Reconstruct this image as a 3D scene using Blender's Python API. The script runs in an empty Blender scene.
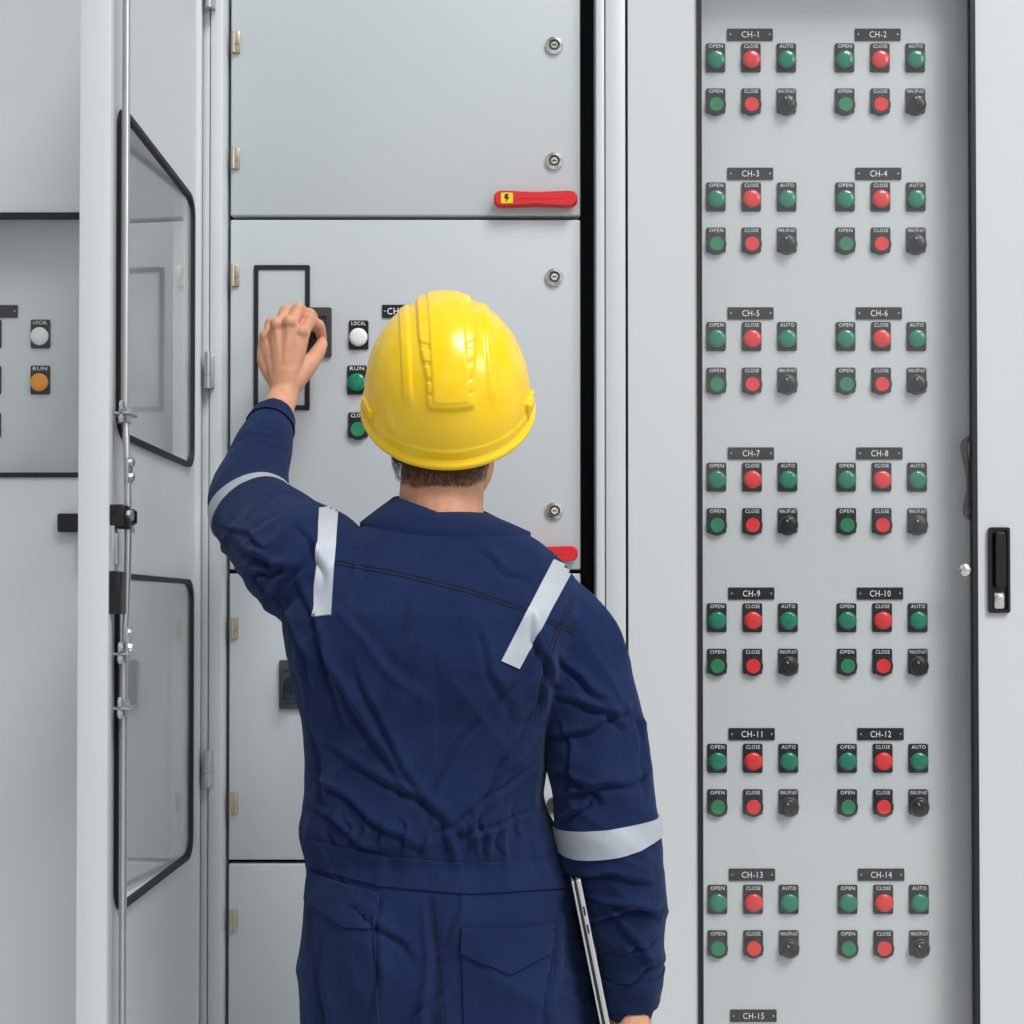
import bpy, bmesh, math, random
import numpy as np
from mathutils import Vector, Matrix, noise
from mathutils.bvhtree import BVHTree
random.seed(3)
S = bpy.context.scene
COL = S.collection
S.view_settings.view_transform = 'Standard'
PI = math.pi

# ------------------------------------------------------------------ camera
F = 1287.0
TILT = math.radians(0.8)
PY0 = 610.0 - F*math.tan(TILT)
CAM = Vector((0, -2.0, 1.4))
FWD = Vector((0, math.cos(TILT), math.sin(TILT)))
UP = Vector((0, -math.sin(TILT), math.cos(TILT)))
cd = bpy.data.cameras.new('camera')
cam = bpy.data.objects.new('camera', cd)
COL.objects.link(cam)
cam.location = CAM
cam.rotation_euler = (PI/2+TILT, 0, 0)
cd.sensor_width = 36
cd.lens = 36*F/1024
cd.shift_y = (PY0-512)/1024
cd.clip_start = 0.01
S.camera = cam

def ray(px, py):
    u = (px-512)/F
    v = -(py-PY0)/F
    return Vector((u, 0, 0)) + FWD + UP*v
def P(px, py, Y):
    d = ray(px, py)
    return CAM + d*((Y-CAM.y)/d.y)
def X(px, Y=0.0): return P(px, 512, Y).x
def Z(py, Y=0.0): return P(512, py, Y).z

# ------------------------------------------------------------------ materials
def lin(c):
    out = []
    for v in c:
        v /= 255.0
        out.append(v/12.92 if v <= .04045 else ((v+.055)/1.055)**2.4)
    return out
def mat(name, rgb, rough=.5, metal=0.0, var=.04, nscale=6.0, bump=0.0, bscale=200.0, spec=.5, sheen=0.0, sss=0.0, coat=0.0, crease=0.0, crinkle=0.0):
    m = bpy.data.materials.new(name)
    m.use_nodes = True
    nt = m.node_tree
    b = nt.nodes['Principled BSDF']
    r, g, bl = lin(rgb)
    tc = nt.nodes.new('ShaderNodeTexCoord')
    n = nt.nodes.new('ShaderNodeTexNoise')
    n.inputs['Scale'].default_value = nscale
    n.inputs['Detail'].default_value = 3
    nt.links.new(tc.outputs['Object'], n.inputs['Vector'])
    mx = nt.nodes.new('ShaderNodeMix')
    mx.data_type = 'RGBA'
    mx.inputs[6].default_value = (r*(1-var), g*(1-var), bl*(1-var), 1)
    mx.inputs[7].default_value = (min(1, r*(1+var)), min(1, g*(1+var)), min(1, bl*(1+var)), 1)
    nt.links.new(n.outputs['Fac'], mx.inputs[0])
    nt.links.new(mx.outputs[2], b.inputs['Base Color'])
    b.inputs['Roughness'].default_value = rough
    b.inputs['Metallic'].default_value = metal
    b.inputs['Specular IOR Level'].default_value = spec
    if sheen:
        b.inputs['Sheen Weight'].default_value = sheen
        b.inputs['Sheen Roughness'].default_value = .5
        b.inputs['Sheen Tint'].default_value = (.45, .58, .85, 1)
    if sss:
        b.inputs['Subsurface Weight'].default_value = sss
        b.inputs['Subsurface Radius'].default_value = (.01, .004, .002)
    if coat:
        b.inputs['Coat Weight'].default_value = coat
        b.inputs['Coat Roughness'].default_value = .08
    last = None
    def add_bump(tex, strength, dist):
        nonlocal last
        bp = nt.nodes.new('ShaderNodeBump')
        bp.inputs['Strength'].default_value = strength
        bp.inputs['Distance'].default_value = dist
        nt.links.new(tex.outputs['Fac'], bp.inputs['Height'])
        if last: nt.links.new(last.outputs['Normal'], bp.inputs['Normal'])
        last = bp
    if crease:
        mp = nt.nodes.new('ShaderNodeMapping')
        mp.inputs['Scale'].default_value = (1.3, 1.3, .7)
        mp.inputs['Rotation'].default_value = (.2, .6, .1)
        nt.links.new(tc.outputs['Object'], mp.inputs['Vector'])
        n3 = nt.nodes.new('ShaderNodeTexNoise')
        n3.noise_type = 'RIDGED_MULTIFRACTAL'
        n3.inputs['Scale'].default_value = 9.0
        n3.inputs['Detail'].default_value = 3.0
        n3.inputs['Distortion'].default_value = .7
        nt.links.new(mp.outputs['Vector'], n3.inputs['Vector'])
        add_bump(n3, crease, .012)
    if crinkle:
        n4 = nt.nodes.new('ShaderNodeTexNoise')
        n4.inputs['Scale'].default_value = 55.0
        n4.inputs['Detail'].default_value = 3.0
        n4.inputs['Distortion'].default_value = .5
        nt.links.new(tc.outputs['Object'], n4.inputs['Vector'])
        add_bump(n4, crinkle, .003)
    if bump:
        n2 = nt.nodes.new('ShaderNodeTexNoise')
        n2.inputs['Scale'].default_value = bscale
        n2.inputs['Detail'].default_value = 4
        nt.links.new(tc.outputs['Object'], n2.inputs['Vector'])
        add_bump(n2, bump, .002)
    if last: nt.links.new(last.outputs['Normal'], b.inputs['Normal'])
    return m
def glass_mat(name, tint=(.985, .99, .99), base=.045, graz=.7):
    m = bpy.data.materials.new(name)
    m.use_nodes = True
    nt = m.node_tree
    nt.nodes.clear()
    o = nt.nodes.new('ShaderNodeOutputMaterial')
    tr = nt.nodes.new('ShaderNodeBsdfTransparent')
    tr.inputs['Color'].default_value = (*tint, 1)
    gl = nt.nodes.new('ShaderNodeBsdfGlossy')
    gl.inputs['Roughness'].default_value = .02
    lw = nt.nodes.new('ShaderNodeLayerWeight')
    lw.inputs['Blend'].default_value = .5
    pw = nt.nodes.new('ShaderNodeMath'); pw.operation = 'POWER'; pw.inputs[1].default_value = 4.0
    ma = nt.nodes.new('ShaderNodeMath'); ma.operation = 'MULTIPLY_ADD'
    ma.inputs[1].default_value = graz; ma.inputs[2].default_value = base
    nt.links.new(lw.outputs['Facing'], pw.inputs[0])
    nt.links.new(pw.outputs[0], ma.inputs[0])
    mx = nt.nodes.new('ShaderNodeMixShader')
    nt.links.new(ma.outputs[0], mx.inputs[0])
    nt.links.new(tr.outputs[0], mx.inputs[1])
    nt.links.new(gl.outputs[0], mx.inputs[2])
    nt.links.new(mx.outputs[0], o.inputs['Surface'])
    return m

M = {}
M['paint'] = mat('grey_cabinet_paint', (197, 202, 205), .36, 0, .02, 2.5, .05, 400)
M['paint2'] = mat('inner_panel_paint', (190, 196, 200), .34, 0, .03, 3, .05, 400)
M['paint_light'] = mat('light_frame_paint', (203, 207, 209), .36, 0, .02, 3)
M['panel'] = mat('control_panel_paint', (204, 207, 209), .5, 0, .03, 2.0)
M['black'] = mat('black_rubber', (16, 16, 18), .6)
M['dark'] = mat('dark_interior', (9, 9, 10), .9)
M['bplastic'] = mat('black_plastic', (15, 15, 17), .3)
M['gplastic'] = mat('dark_grey_plastic', (60, 63, 68), .4)
M['white'] = mat('white_lettering', (242, 243, 244), .6)
M['chrome'] = mat('chrome', (225, 221, 213), .2, .95, .03)
M['zinc'] = mat('zinc_steel', (192, 195, 197), .3, .85, .08, 30)
M['brass'] = mat('nickel_hinge', (190, 180, 162), .35, .8, .08, 30)
M['green'] = mat('green_lens', (0, 124, 94), .22, 0, .05, 8, coat=.3)
M['green2'] = mat('green_cap', (34, 128, 82), .3, 0, .05)
M['red'] = mat('red_lens', (228, 44, 44), .25, 0, .05, 8, coat=.3)
M['red2'] = mat('red_handle_plastic', (214, 36, 40), .35, 0, .04)
M['orange'] = mat('orange_lens', (240, 150, 30), .3)
M['wcap'] = mat('white_lens', (228, 230, 230), .3)
M['yellow'] = mat('yellow_sticker', (245, 205, 20), .5)
M['helmet'] = mat('yellow_helmet_plastic', (255, 208, 0), .26, 0, .02, 4, coat=.25)
M['navy'] = mat('navy_cotton', (28, 40, 74), .92, 0, .22, 14, .5, 600, .06, sheen=.1, crease=1.0, crinkle=.5)
M['navy_seam'] = mat('navy_seam_thread', (12, 17, 36), .85, 0, .1, 30)
M['tape'] = mat('reflective_silver_tape', (172, 177, 187), .55, .1, .08, 60, .15, 300, crease=.35)
M['skin'] = mat('skin', (206, 150, 120), .5, 0, .18, 60, .35, 170, .35, sss=.05)
M['hair'] = mat('dark_brown_hair', (76, 47, 29), .6, 0, .35, 120, .6, 260)
M['silver'] = mat('silver_aluminium', (205, 207, 210), .3, .7, .03)
M['boot'] = mat('black_leather', (26, 24, 23), .5, 0, .1, 30, .2, 150)
M['eye'] = mat('eye_white', (235, 232, 228), .2)
M['floor'] = mat('pale_concrete_floor', (188, 189, 188), .6, 0, .06, 4, .2, 60)
M['wall'] = mat('plaster_wall', (205, 205, 200), .8, 0, .03, 3)
M['glass'] = glass_mat('clear_glass')
M['glass_door'] = glass_mat('door_glass', (.98, .985, .985), .03, 1.1)

# ------------------------------------------------------------------ mesh helpers
def rrect(x0, x1, z0, z1, r, n=6):
    pts = []
    for cx, cz, a0 in ((x1-r, z1-r, 0), (x0+r, z1-r, 90), (x0+r, z0+r, 180), (x1-r, z0+r, 270)):
        for i in range(n+1):
            a = math.radians(a0+90*i/n)
            pts.append((cx+r*math.cos(a), cz+r*math.sin(a)))
    return pts
def catmull(pts, rs, sub):
    pts = [Vector(p) for p in pts]
    n = len(pts)
    op, orr = [], []
    for i in range(n-1):
        p0 = pts[max(i-1, 0)]; p1 = pts[i]; p2 = pts[i+1]; p3 = pts[min(i+2, n-1)]
        for k in range(sub):
            t = k/sub
            op.append(.5*((2*p1)+(p2-p0)*t+(2*p0-5*p1+4*p2-p3)*t*t+(3*p1-p0-3*p2+p3)*t**3))
            s = t*t*(3-2*t)
            orr.append(rs[i]*(1-s)+rs[i+1]*s)
    op.append(pts[-1]); orr.append(rs[-1])
    return op, orr
_text_cache = {}
def text_geo(s):
    if s in _text_cache: return _text_cache[s]
    cu = bpy.data.curves.new('t', 'FONT')
    cu.body = s
    cu.resolution_u = 2
    cu.space_character = 1.12
    ob = bpy.data.objects.new('t', cu)
    COL.objects.link(ob)
    bpy.context.view_layer.update()
    dg = bpy.context.evaluated_depsgraph_get()
    me = bpy.data.meshes.new_from_object(ob.evaluated_get(dg))
    vs = [(v.co.x, v.co.y) for v in me.vertices]
    fs = [tuple(p.vertices) for p in me.polygons]
    bpy.data.objects.remove(ob)
    bpy.data.meshes.remove(me)
    _text_cache[s] = (vs, fs)
    return vs, fs

class MB:
    def __init__(self):
        self.bm = bmesh.new()
        self.mi = 0
    def f(self, vs):
        try:
            fa = self.bm.faces.new(vs)
            fa.material_index = self.mi
            return fa
        except ValueError:
            return None
    def box(self, x0, x1, y0, y1, z0, z1, bev=0.0, seg=2):
        b = self.bm
        v = [b.verts.new((x, y, z)) for x in (x0, x1) for y in (y0, y1) for z in (z0, z1)]
        fs = []
        for q in ((0, 1, 3, 2), (4, 6, 7, 5), (0, 4, 5, 1), (2, 3, 7, 6), (0, 2, 6, 4), (1, 5, 7, 3)):
            fs.append(self.f([v[i] for i in q]))
        if bev:
            es = list({e for fa in fs for e in fa.edges})
            r = bmesh.ops.bevel(b, geom=es, offset=bev, segments=seg, affect='EDGES', profile=.5)
            for fa in r['faces']: fa.material_index = self.mi
        return self
    def prism(self, pts, y0, y1, bev=0.0):
        b = self.bm
        A = [b.verts.new((x, y0, z)) for x, z in pts]
        B = [b.verts.new((x, y1, z)) for x, z in pts]
        n = len(pts)
        if bev:
            cx = sum(p[0] for p in pts)/n; cz = sum(p[1] for p in pts)/n
            Cc = []
            for x, z in pts:
                d = Vector((x-cx, z-cz)); L = d.length
                k = max(0, (L-bev))/L
                Cc.append(b.verts.new((cx+d.x*k, y0, cz+d.y*k)))
            for v in A: v.co.y = y0+bev*(1 if y1 > y0 else -1)
            for i in range(n): self.f([A[i], A[(i+1) % n], Cc[(i+1) % n], Cc[i]])
            self.f(Cc)
        else:
            self.f(A)
        self.f(B[::-1])
        for i in range(n):
            self.f([B[i], B[(i+1) % n], A[(i+1) % n], A[i]])
        return self
    def ring(self, outer, inner, y0, y1):
        b = self.bm
        n = len(outer)
        o0 = [b.verts.new((x, y0, z)) for x, z in outer]; o1 = [b.verts.new((x, y1, z)) for x, z in outer]
        i0 = [b.verts.new((x, y0, z)) for x, z in inner]; i1 = [b.verts.new((x, y1, z)) for x, z in inner]
        for i in range(n):
            j = (i+1) % n
            self.f([o0[i], o0[j], i0[j], i0[i]])
            self.f([o1[j], o1[i], i1[i], i1[j]])
            self.f([o0[j], o0[i], o1[i], o1[j]])
            self.f([i0[i], i0[j], i1[j], i1[i]])
        return self
    def lathe(self, c, axis, prof, n=24):
        c = Vector(c); ax = Vector(axis).normalized()
        a = Vector((0, 0, 1)) if abs(ax.z) < .9 else Vector((1, 0, 0))
        u = ax.cross(a).normalized(); w = ax.cross(u)
        rings = []
        for r, t in prof:
            if r < 1e-6: rings.append([self.bm.verts.new(c+ax*t)])
            else: rings.append([self.bm.verts.new(c+ax*t+(u*math.cos(2*PI*k/n)+w*math.sin(2*PI*k/n))*r) for k in range(n)])
        for A, B in zip(rings, rings[1:]):
            for k in range(n):
                j = (k+1) % n
                if len(A) == 1 and len(B) == 1: break
                if len(A) == 1: self.f([A[0], B[k], B[j]])
                elif len(B) == 1: self.f([A[k], A[j], B[0]])
                else: self.f([A[k], A[j], B[j], B[k]])
        if len(rings[0]) > 1: self.f(rings[0])
        if len(rings[-1]) > 1: self.f(rings[-1])
        return self
    def loft(self, rings, cap=True, closed=True):
        R = [[self.bm.verts.new(p) for p in r] for r in rings]
        n = len(R[0])
        for A, B in zip(R, R[1:]):
            for k in range(n if closed else n-1):
                j = (k+1) % n
                self.f([A[k], A[j], B[j], B[k]])
        if cap:
            for r, src in ((R[0], rings[0]), (R[-1], rings[-1])):
                c = self.bm.verts.new(sum((Vector(p) for p in src), Vector())/n)
                for k in range(n): self.f([r[k], r[(k+1) % n], c])
        return self
    def tube(self, pts, rs, n=16, sub=5, rnd=True, sq=(1, 1)):
        if isinstance(rs, (int, float)): rs = [rs]*len(pts)
        pp, rr = catmull(pts, rs, sub)
        if rnd:
            d0 = (pp[0]-pp[1]).normalized(); d1 = (pp[-1]-pp[-2]).normalized()
            r0, r1 = rr[0], rr[-1]
            pp = [pp[0]+d0*r0*.9, pp[0]+d0*r0*.55]+pp+[pp[-1]+d1*r1*.55, pp[-1]+d1*r1*.9]
            rr = [r0*.42, r0*.82]+rr+[r1*.82, r1*.42]
        t = (pp[1]-pp[0]).normalized()
        u = t.cross(Vector((0, 0, 1)) if abs(t.z) < .9 else Vector((0, 1, 0))).normalized()
        rings = []
        for i, p in enumerate(pp):
            a = pp[max(0, i-1)]; b = pp[min(len(pp)-1, i+1)]
            t = (b-a).normalized()
            u = (u-t*u.dot(t)).normalized()
            w = t.cross(u)
            rings.append([p+(u*math.cos(2*PI*k/n)*sq[0]+w*math.sin(2*PI*k/n)*sq[1])*rr[i] for k in range(n)])
        return self.loft(rings)
    def ball(self, c, r, seg=24, rot=None):
        r = (r, r, r) if isinstance(r, (int, float)) else r
        mt = Matrix.Translation(Vector(c)) @ (rot or Matrix.Identity(4)) @ Matrix.Diagonal((*r, 1))
        res = bmesh.ops.create_uvsphere(self.bm, u_segments=seg, v_segments=seg//2+2, radius=1, matrix=mt)
        for v in res['verts']:
            for fa in v.link_faces: fa.material_index = self.mi
        return self
    def text(self, s, cx, cz, y, w, h, fit=True):
        vs, fs = text_geo(s)
        xs = [v[0] for v in vs]; ys = [v[1] for v in vs]
        kx = w/(max(xs)-min(xs)); kz = h/(max(ys)-min(ys))
        if fit: kx = kz = min(kx, kz)
        mx = (max(xs)+min(xs))/2; my = (max(ys)+min(ys))/2
        V = [self.bm.verts.new((cx+(a-mx)*kx, y, cz+(b-my)*kz)) for a, b in vs]
        for q in fs: self.f([V[i] for i in q])
        return self
    def mesh(self, name, mats, smooth=40, recalc=True):
        if recalc: bmesh.ops.recalc_face_normals(self.bm, faces=self.bm.faces[:])
        me = bpy.data.meshes.new(name)
        self.bm.to_mesh(me)
        self.bm.free()
        for m in (mats if isinstance(mats, (list, tuple)) else [mats]): me.materials.append(m)
        if smooth:
            for p in me.polygons: p.use_smooth = True
            me.set_sharp_from_angle(angle=math.radians(smooth))
        return me
    def build(self, name, mats, parent=None, smooth=40, label=None):
        return put(name, self.mesh(name, mats, smooth), parent, label)

ROOTS = {}
def put(name, me, parent=None, label=None, loc=None):
    o = bpy.data.objects.new(name, me)
    COL.objects.link(o)
    if parent is not None:
        o.parent = parent
        if parent in ROOTS.values():
            o.matrix_parent_inverse = Matrix.Translation(-parent.location)
    if loc is not None: o.location = loc
    if label: o['label'] = label
    return o
def thing(name, loc, label, cat, group=None):
    o = bpy.data.objects.new(name, None)
    COL.objects.link(o)
    o.location = loc
    o.empty_display_size = .1
    o['label'] = label
    o['category'] = cat
    if group: o['group'] = group
    ROOTS[len(ROOTS)] = o
    return o
def struct(o):
    o['kind'] = 'structure'
    return o

# ------------------------------------------------------------------ room
struct(MB().box(-5, 5, -7, 1.2, -.05, 0).build('floor', M['floor'], smooth=0))
struct(MB().box(-4, 4, .62, .7, 0, 3.2).build('wall_back', M['wall'], smooth=0))

# ------------------------------------------------------------------ shared control meshes (front faces -Y, origin on the panel surface)
def plate_mesh(txt, wide=.031, up=.0275, dn=.0185, lamp=True):
    mb = MB()
    mb.mi = 0
    if not lamp: dn = .0125
    mb.prism(rrect(-wide/2, wide/2, -dn, up, .003, 4), -.003, 0, .0007)
    if lamp: mb.lathe((0, -.003, 0), (0, -1, 0), [(.0154, 0), (.0154, .002), (.0146, .003), (.012, .003)], 28)
    else:
        mb.lathe((0, 0, 0), (0, -1, 0), [(.0160, 0), (.0160, .006), (.0150, .0072), (.0118, .0072), (.0118, .004)], 28)
    if txt:
        mb.mi = 1
        mb.text(txt, 0, up-.0050, -.0034, wide*(.72 if len(txt) < 6 else .88), .0058, False)
    return mb.mesh('button_plate', [M['bplastic'], M['white']])
def lens_mesh(m):
    return MB().lathe((0, -.0055, 0), (0, -1, 0), [(.0144, -.002), (.0144, .0015), (.0136, .0032), (.0110, .0046), (.006, .0054), (0, .0057)], 28).mesh('lens', m, 50)
def cap_mesh(m):
    return MB().lathe((0, -.0050, 0), (0, -1, 0), [(.0117, -.002), (.0117, .0024), (.0108, .0034), (.006, .0032), (0, .0030)], 28).mesh('cap', m, 50)
def knob_mesh():
    mb = MB()
    mb.mi = 2
    mb.lathe((0, -.0068, 0), (0, -1, 0), [(.0152, -.003), (.0152, .0008), (.0140, .0016)], 32)
    mb.mi = 0
    mb.lathe((0, -.0070, 0), (0, -1, 0), [(.0138, -.004), (.0138, .0036), (.0128, .0062), (.0100, .0078), (0, .0082)], 32)
    def rot(pts, a=math.radians(35)):
        return [(x*math.cos(a)-z*math.sin(a), x*math.sin(a)+z*math.cos(a)) for x, z in pts]
    mb.prism(rot(rrect(-.0040, .0040, -.0108, .0108, .0039, 5)), -.0178, -.0130, .0016)
    mb.mi = 1
    mb.prism(rot([(-.0006, .0060), (.0006, .0060), (.0006, .0092), (-.0006, .0092)]), -.0182, -.0177)
    return mb.mesh('knob', [M['bplastic'], M['white'], M['gplastic']])
PL = {t: plate_mesh(t, lamp=True) for t in ('OPEN', 'CLOSE', 'AUTO', 'LOCAL', 'RUN')}
PB = {t: plate_mesh(t, lamp=False) for t in ('OPEN', 'CLOSE', 'MAN.OFF.AUT', '')}
LENS = {k: lens_mesh(M[k]) for k in ('green', 'red', 'wcap', 'orange')}
CAP = {'green': cap_mesh(M['green2']), 'red': cap_mesh(M['red'])}
KNOB = knob_mesh()
def control(kind, me, sub, subname, parent, x, y, z, label):
    o = put(kind, me, parent, label, (x, y, z))
    put(subname, sub, o)
    return o
def nameplate(txt, parent, x, y, z, w, h, label=None, dx=0.0, tw=None):
    mb = MB()
    mb.prism(rrect(x-w/2, x+w/2, z-h/2, z+h/2, .0012, 3), y-.002, y)
    mb.mi = 1
    if txt: mb.text(txt, x+dx, z, y-.0024, tw or w*(.078*len(txt)+.06), h*.52, False)
    for s in (-1, 1):
        mb.mi = 2
        mb.lathe((x+s*w*.43, y-.002, z), (0, -1, 0), [(.0016, 0), (.0014, .0008), (0, .001)], 10)
    return mb.build('nameplate', [M['bplastic'], M['white'], M['zinc']], parent, label=label)

# ------------------------------------------------------------------ right cabinet
ZB, ZT = .12, 2.5
DEP = .5
Rr = thing('control_cabinet', (X(860), .25, 0), 'grey cabinet with rows of red and green CH buttons behind tall glass', 'cabinet')
xl, xr = X(606), X(1096)
mb = MB()
mb.box(xl, X(626), .002, DEP, .1, ZT+.02, .002)
mb.box(X(1084), xr, .002, DEP, .1, ZT+.02, .002)
mb.box(X(626), X(1084), .03, DEP, ZT, ZT+.02)
mb.box(X(626), X(1084), .03, DEP, .1, ZB)
mb.box(X(626), X(1084), DEP-.01, DEP, ZB, ZT)
mb.box(xl+.02, xr-.02, .04, DEP-.02, 0, .1)
mb.build('body', [M['paint']], Rr)
gx0, gx1 = X(697.5), X(977)
gz0, gz1 = .48, 2.42
mb = MB()
mb.ring(rrect(X(628.5), X(1083), ZB+.004, ZT-.004, .0015), rrect(gx0+.003, gx1-.003, gz0+.003, gz1-.003, .012), 0, .022)
door = mb.build('door', M['paint_light'], Rr, 30)
mb = MB()
mb.ring(rrect(gx0, gx1, gz0, gz1, .014), rrect(gx0+.0075, gx1-.0075, gz0+.0075, gz1-.0075, .008), -.0035, .010)
mb.build('gasket', M['black'], door)
mb = MB()
mb.box(gx0+.006, gx1-.006, .004, .008, gz0+.006, gz1-.006)
mb.build('window_glass', M['glass'], door, 0)
hx0, hx1, hz0, hz1 = X(987.5), X(1008.5), Z(613), Z(527.5)
mb = MB()
mb.ring(rrect(hx0, hx1, hz0, hz1, .004), rrect(hx0+.004, hx1-.004, hz0+.004, hz1-.004, .003), -.006, 0)
mb.prism(rrect(hx0+.002, hx1-.002, hz0+.002, hz1-.002, .003), -.0015, .004)
mb.prism(rrect(hx0+.008, hx1-.008, hz0+.04, hz1-.008, .004), -.012, .002, .002)
h = mb.build('handle', M['bplastic'], door, label='black recessed swing handle')
mb = MB()
mb.prism(rrect((hx0+hx1)/2-.008, (hx0+hx1)/2+.008, hz0+.006, hz0+.032, .003, 4), -.004, 0, .001)
mb.lathe(((hx0+hx1)/2, -.004, hz0+.022), (0, -1, 0), [(.0065, 0), (.0065, .003), (.005, .004), (0, .004)], 24)
mb.build('key_lock', M['chrome'], door)
mb = MB()
pts = [P(973, 436, .02), P(964, 445, .02), P(968, 470, .02), P(970, 490, .02), P(966, 512, .02), P(973, 520, .02)]
mb.tube(pts, [.003, .006, .005, .006, .005, .003], 10)
mb.build('latch', M['bplastic'], door)
MB().lathe((X(965), .003, Z(570)), (0, -1, 0), [(.010, 0), (.010, .004), (.007, .007), (0, .008)], 20).build('stud', M['chrome'], door)
YP = .05
mb = MB()
mb.box(X(650, YP), X(1030, YP), YP, YP+.004, .4, 2.46)
mb.build('control_panel', M['panel'], Rr, 0)
SC = 1287/(2+YP)
colx = {0: (716.5, 752, 787.5), 1: (846, 881.5, 917)}
ch = 1
rows = [(35, 59, 104), (174, 198, 243), (313.5, 337.5, 383), (453.5, 478, 523.5), (593.5, 618.5, 664), (734, 759, 804.5), (874.5, 900, 945.5)]
for (yl, ya, yb) in rows:
    for side in (0, 1):
        cx = colx[side]
        tag = 'CH-%d' % ch
        nm = nameplate(tag, Rr, X(cx[1]-1 if side == 0 else cx[1]-2, YP), YP, Z(yl, YP), 46/SC, 12/SC)
        za, zb = Z(ya+2, YP), Z(yb+2, YP)
        for k, (t, c) in enumerate((('OPEN', 'green'), ('CLOSE', 'red'), ('AUTO', 'green'))):
            control('indicator_light', PL[t], LENS[c], 'lens', Rr, X(cx[k], YP), YP, za, '%s %s light of the %s group' % (c, t, tag))
        for k, (t, c) in enumerate((('OPEN', 'green'), ('CLOSE', 'red'))):
            control('push_button', PB[t], CAP[c], 'cap', Rr, X(cx[k], YP), YP, zb, '%s %s push button of the %s group' % (c, t, tag))
        control('selector_switch', PB['MAN.OFF.AUT'], KNOB, 'knob', Rr, X(cx[2], YP), YP, zb, 'black selector knob of the %s group' % tag)
        ch += 1
nameplate('CH-15', Rr, X(752, YP), YP, Z(1015.5, YP), 46/SC, 12/SC)

# ------------------------------------------------------------------ centre cabinet
Cc = thing('switchgear_cabinet', (X(400), .25, 0), 'grey cabinet with its glazed door swung open and red handles, in front of the person', 'cabinet')
YC = .03
mb = MB()
mb.box(X(201), X(208), .003, DEP, .1, ZT+.02, .001)
mb.box(X(209), X(221.5), 0, DEP, .1, ZT+.02, .002)
mb.box(X(596.5), X(604.8), 0, DEP, .1, ZT+.02, .0015)
mb.box(X(221.5), X(596.5), .05, DEP, ZT, ZT+.02)
mb.box(X(221.5), X(596.5), .05, DEP, .1, ZB)
mb.box(X(205), X(602), .06, DEP-.02, 0, .1)
mb.mi = 1
mb.box(X(221.5), X(596.5), .062, .07, ZB, ZT)
mb.mi = 0
body = mb.build('body', [M['paint'], M['dark']], Cc)
cx0, cx1 = X(229.5, YC), X(580.5, YC)
secs = [(-60, 215.5), (219.5, 569.5), (573.5, 860), (864, 1200)]
comp = []
for i, (a, b) in enumerate(secs):
    z1, z0 = Z(a, YC), Z(b, YC)
    if i == 0: z1 = ZT-.01
    if i == 3: z0 = ZB+.02
    mb = MB()
    mb.box(cx0, cx1, YC, YC+.022, z0, z1, .0025, 3)
    comp.append(mb.build('compartment_door', M['paint2'], Cc, 30))
def hinge_small(d, px, py):
    mb = MB()
    x, z = X(px, YC), Z(py, YC)
    mb.box(x-.006, x+.006, YC-.004, YC+.002, z-.017, z+.017, .0012)
    mb.lathe((x-.004, YC-.004, z-.017), (0, 0, 1), [(.0035, 0), (.0035, .034)], 10)
    mb.box(x-.002, x+.005, YC-.0055, YC-.003, z-.003, z+.003)
    mb.build('hinge', M['brass'], d, label='small metal hinge')
for d, ys in ((0, (43, 159)), (1, (276, 520)), (2, (628, 803)), (3, (920,))):
    for y in ys: hinge_small(comp[d], 235, y)
def lock_small(d, px, py):
    c = (X(px, YC), YC, Z(py, YC))
    mb = MB()
    mb.lathe(c, (0, -1, 0), [(.0146, 0), (.0146, .002), (.0132, .0045), (.0088, .0052), (.0082, .0022), (.0060, .0022), (.0054, .0048), (0, .0048)], 28)
    mb.mi = 1
    mb.lathe((c[0], c[1]-.0024, c[2]), (0, -1, 0), [(.0081, 0), (.0062, 0.0003)], 24)
    mb.box(c[0]-.0034, c[0]+.0034, c[1]-.0051, c[1]-.0046, c[2]-.0011, c[2]+.0011)
    mb.build('lock', [M['chrome'], M['gplastic']], d, label='round chrome lock')
for d, y in ((0, 46), (0, 161.5), (1, 277.5), (1, 511), (2, 628), (2, 805)):
    lock_small(comp[d], 554.5, y)
def red_handle(py):
    x0, x1, z0, z1 = X(494, YC), X(577, YC), Z(py+8, YC), Z(py-7.5, YC)
    zc = (z0+z1)/2; hh = (z1-z0)/2
    mb = MB()
    pts = []
    n = 28
    for i in range(n+1):
        t = i/n
        x = x0+(x1-x0)*t
        e = min(1, math.sqrt(max(0, 1-max(0, (.09-t)/.09)**2)))*min(1, math.sqrt(max(0, 1-max(0, (t-.91)/.09)**2)))
        pts.append((x, hh*(.42+.58*e)*(1-.10*math.sin(PI*t)**2)))
    loop = [(x, zc+h_) for x, h_ in pts]+[(x, zc-h_*.95) for x, h_ in reversed(pts)]
    mb.prism(loop, YC-.021, YC-.008, .0028)
    mb.prism(rrect(x1-.046, x1-.012, z0+.005, z1-.005, .006, 6), YC-.010, YC)
    mb.box(x0+.036, x1-.018, YC-.0216, YC-.020, zc-.0010, zc+.0006)
    hd_ = mb.build('handle', M['red2'], Cc, label='red lever handle')
    mb = MB()
    mb.prism(rrect(x0+.011, x0+.030, z0+.004, z1-.004, .002, 3), YC-.0218, YC-.0208)
    mb.mi = 1
    xm, zm = x0+.0205, zc
    mb.prism([(xm-.003, zm+.006), (xm+.003, zm+.006), (xm+.0005, zm+.001), (xm+.004, zm+.001), (xm-.002, zm-.007), (xm-.0005, zm-.001), (xm-.004, zm-.001)], YC-.0223, YC-.0217)
    mb.build('warning_sticker', [M['yellow'], M['black']], hd_)
red_handle(202)
red_handle(554)
mb = MB()
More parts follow.
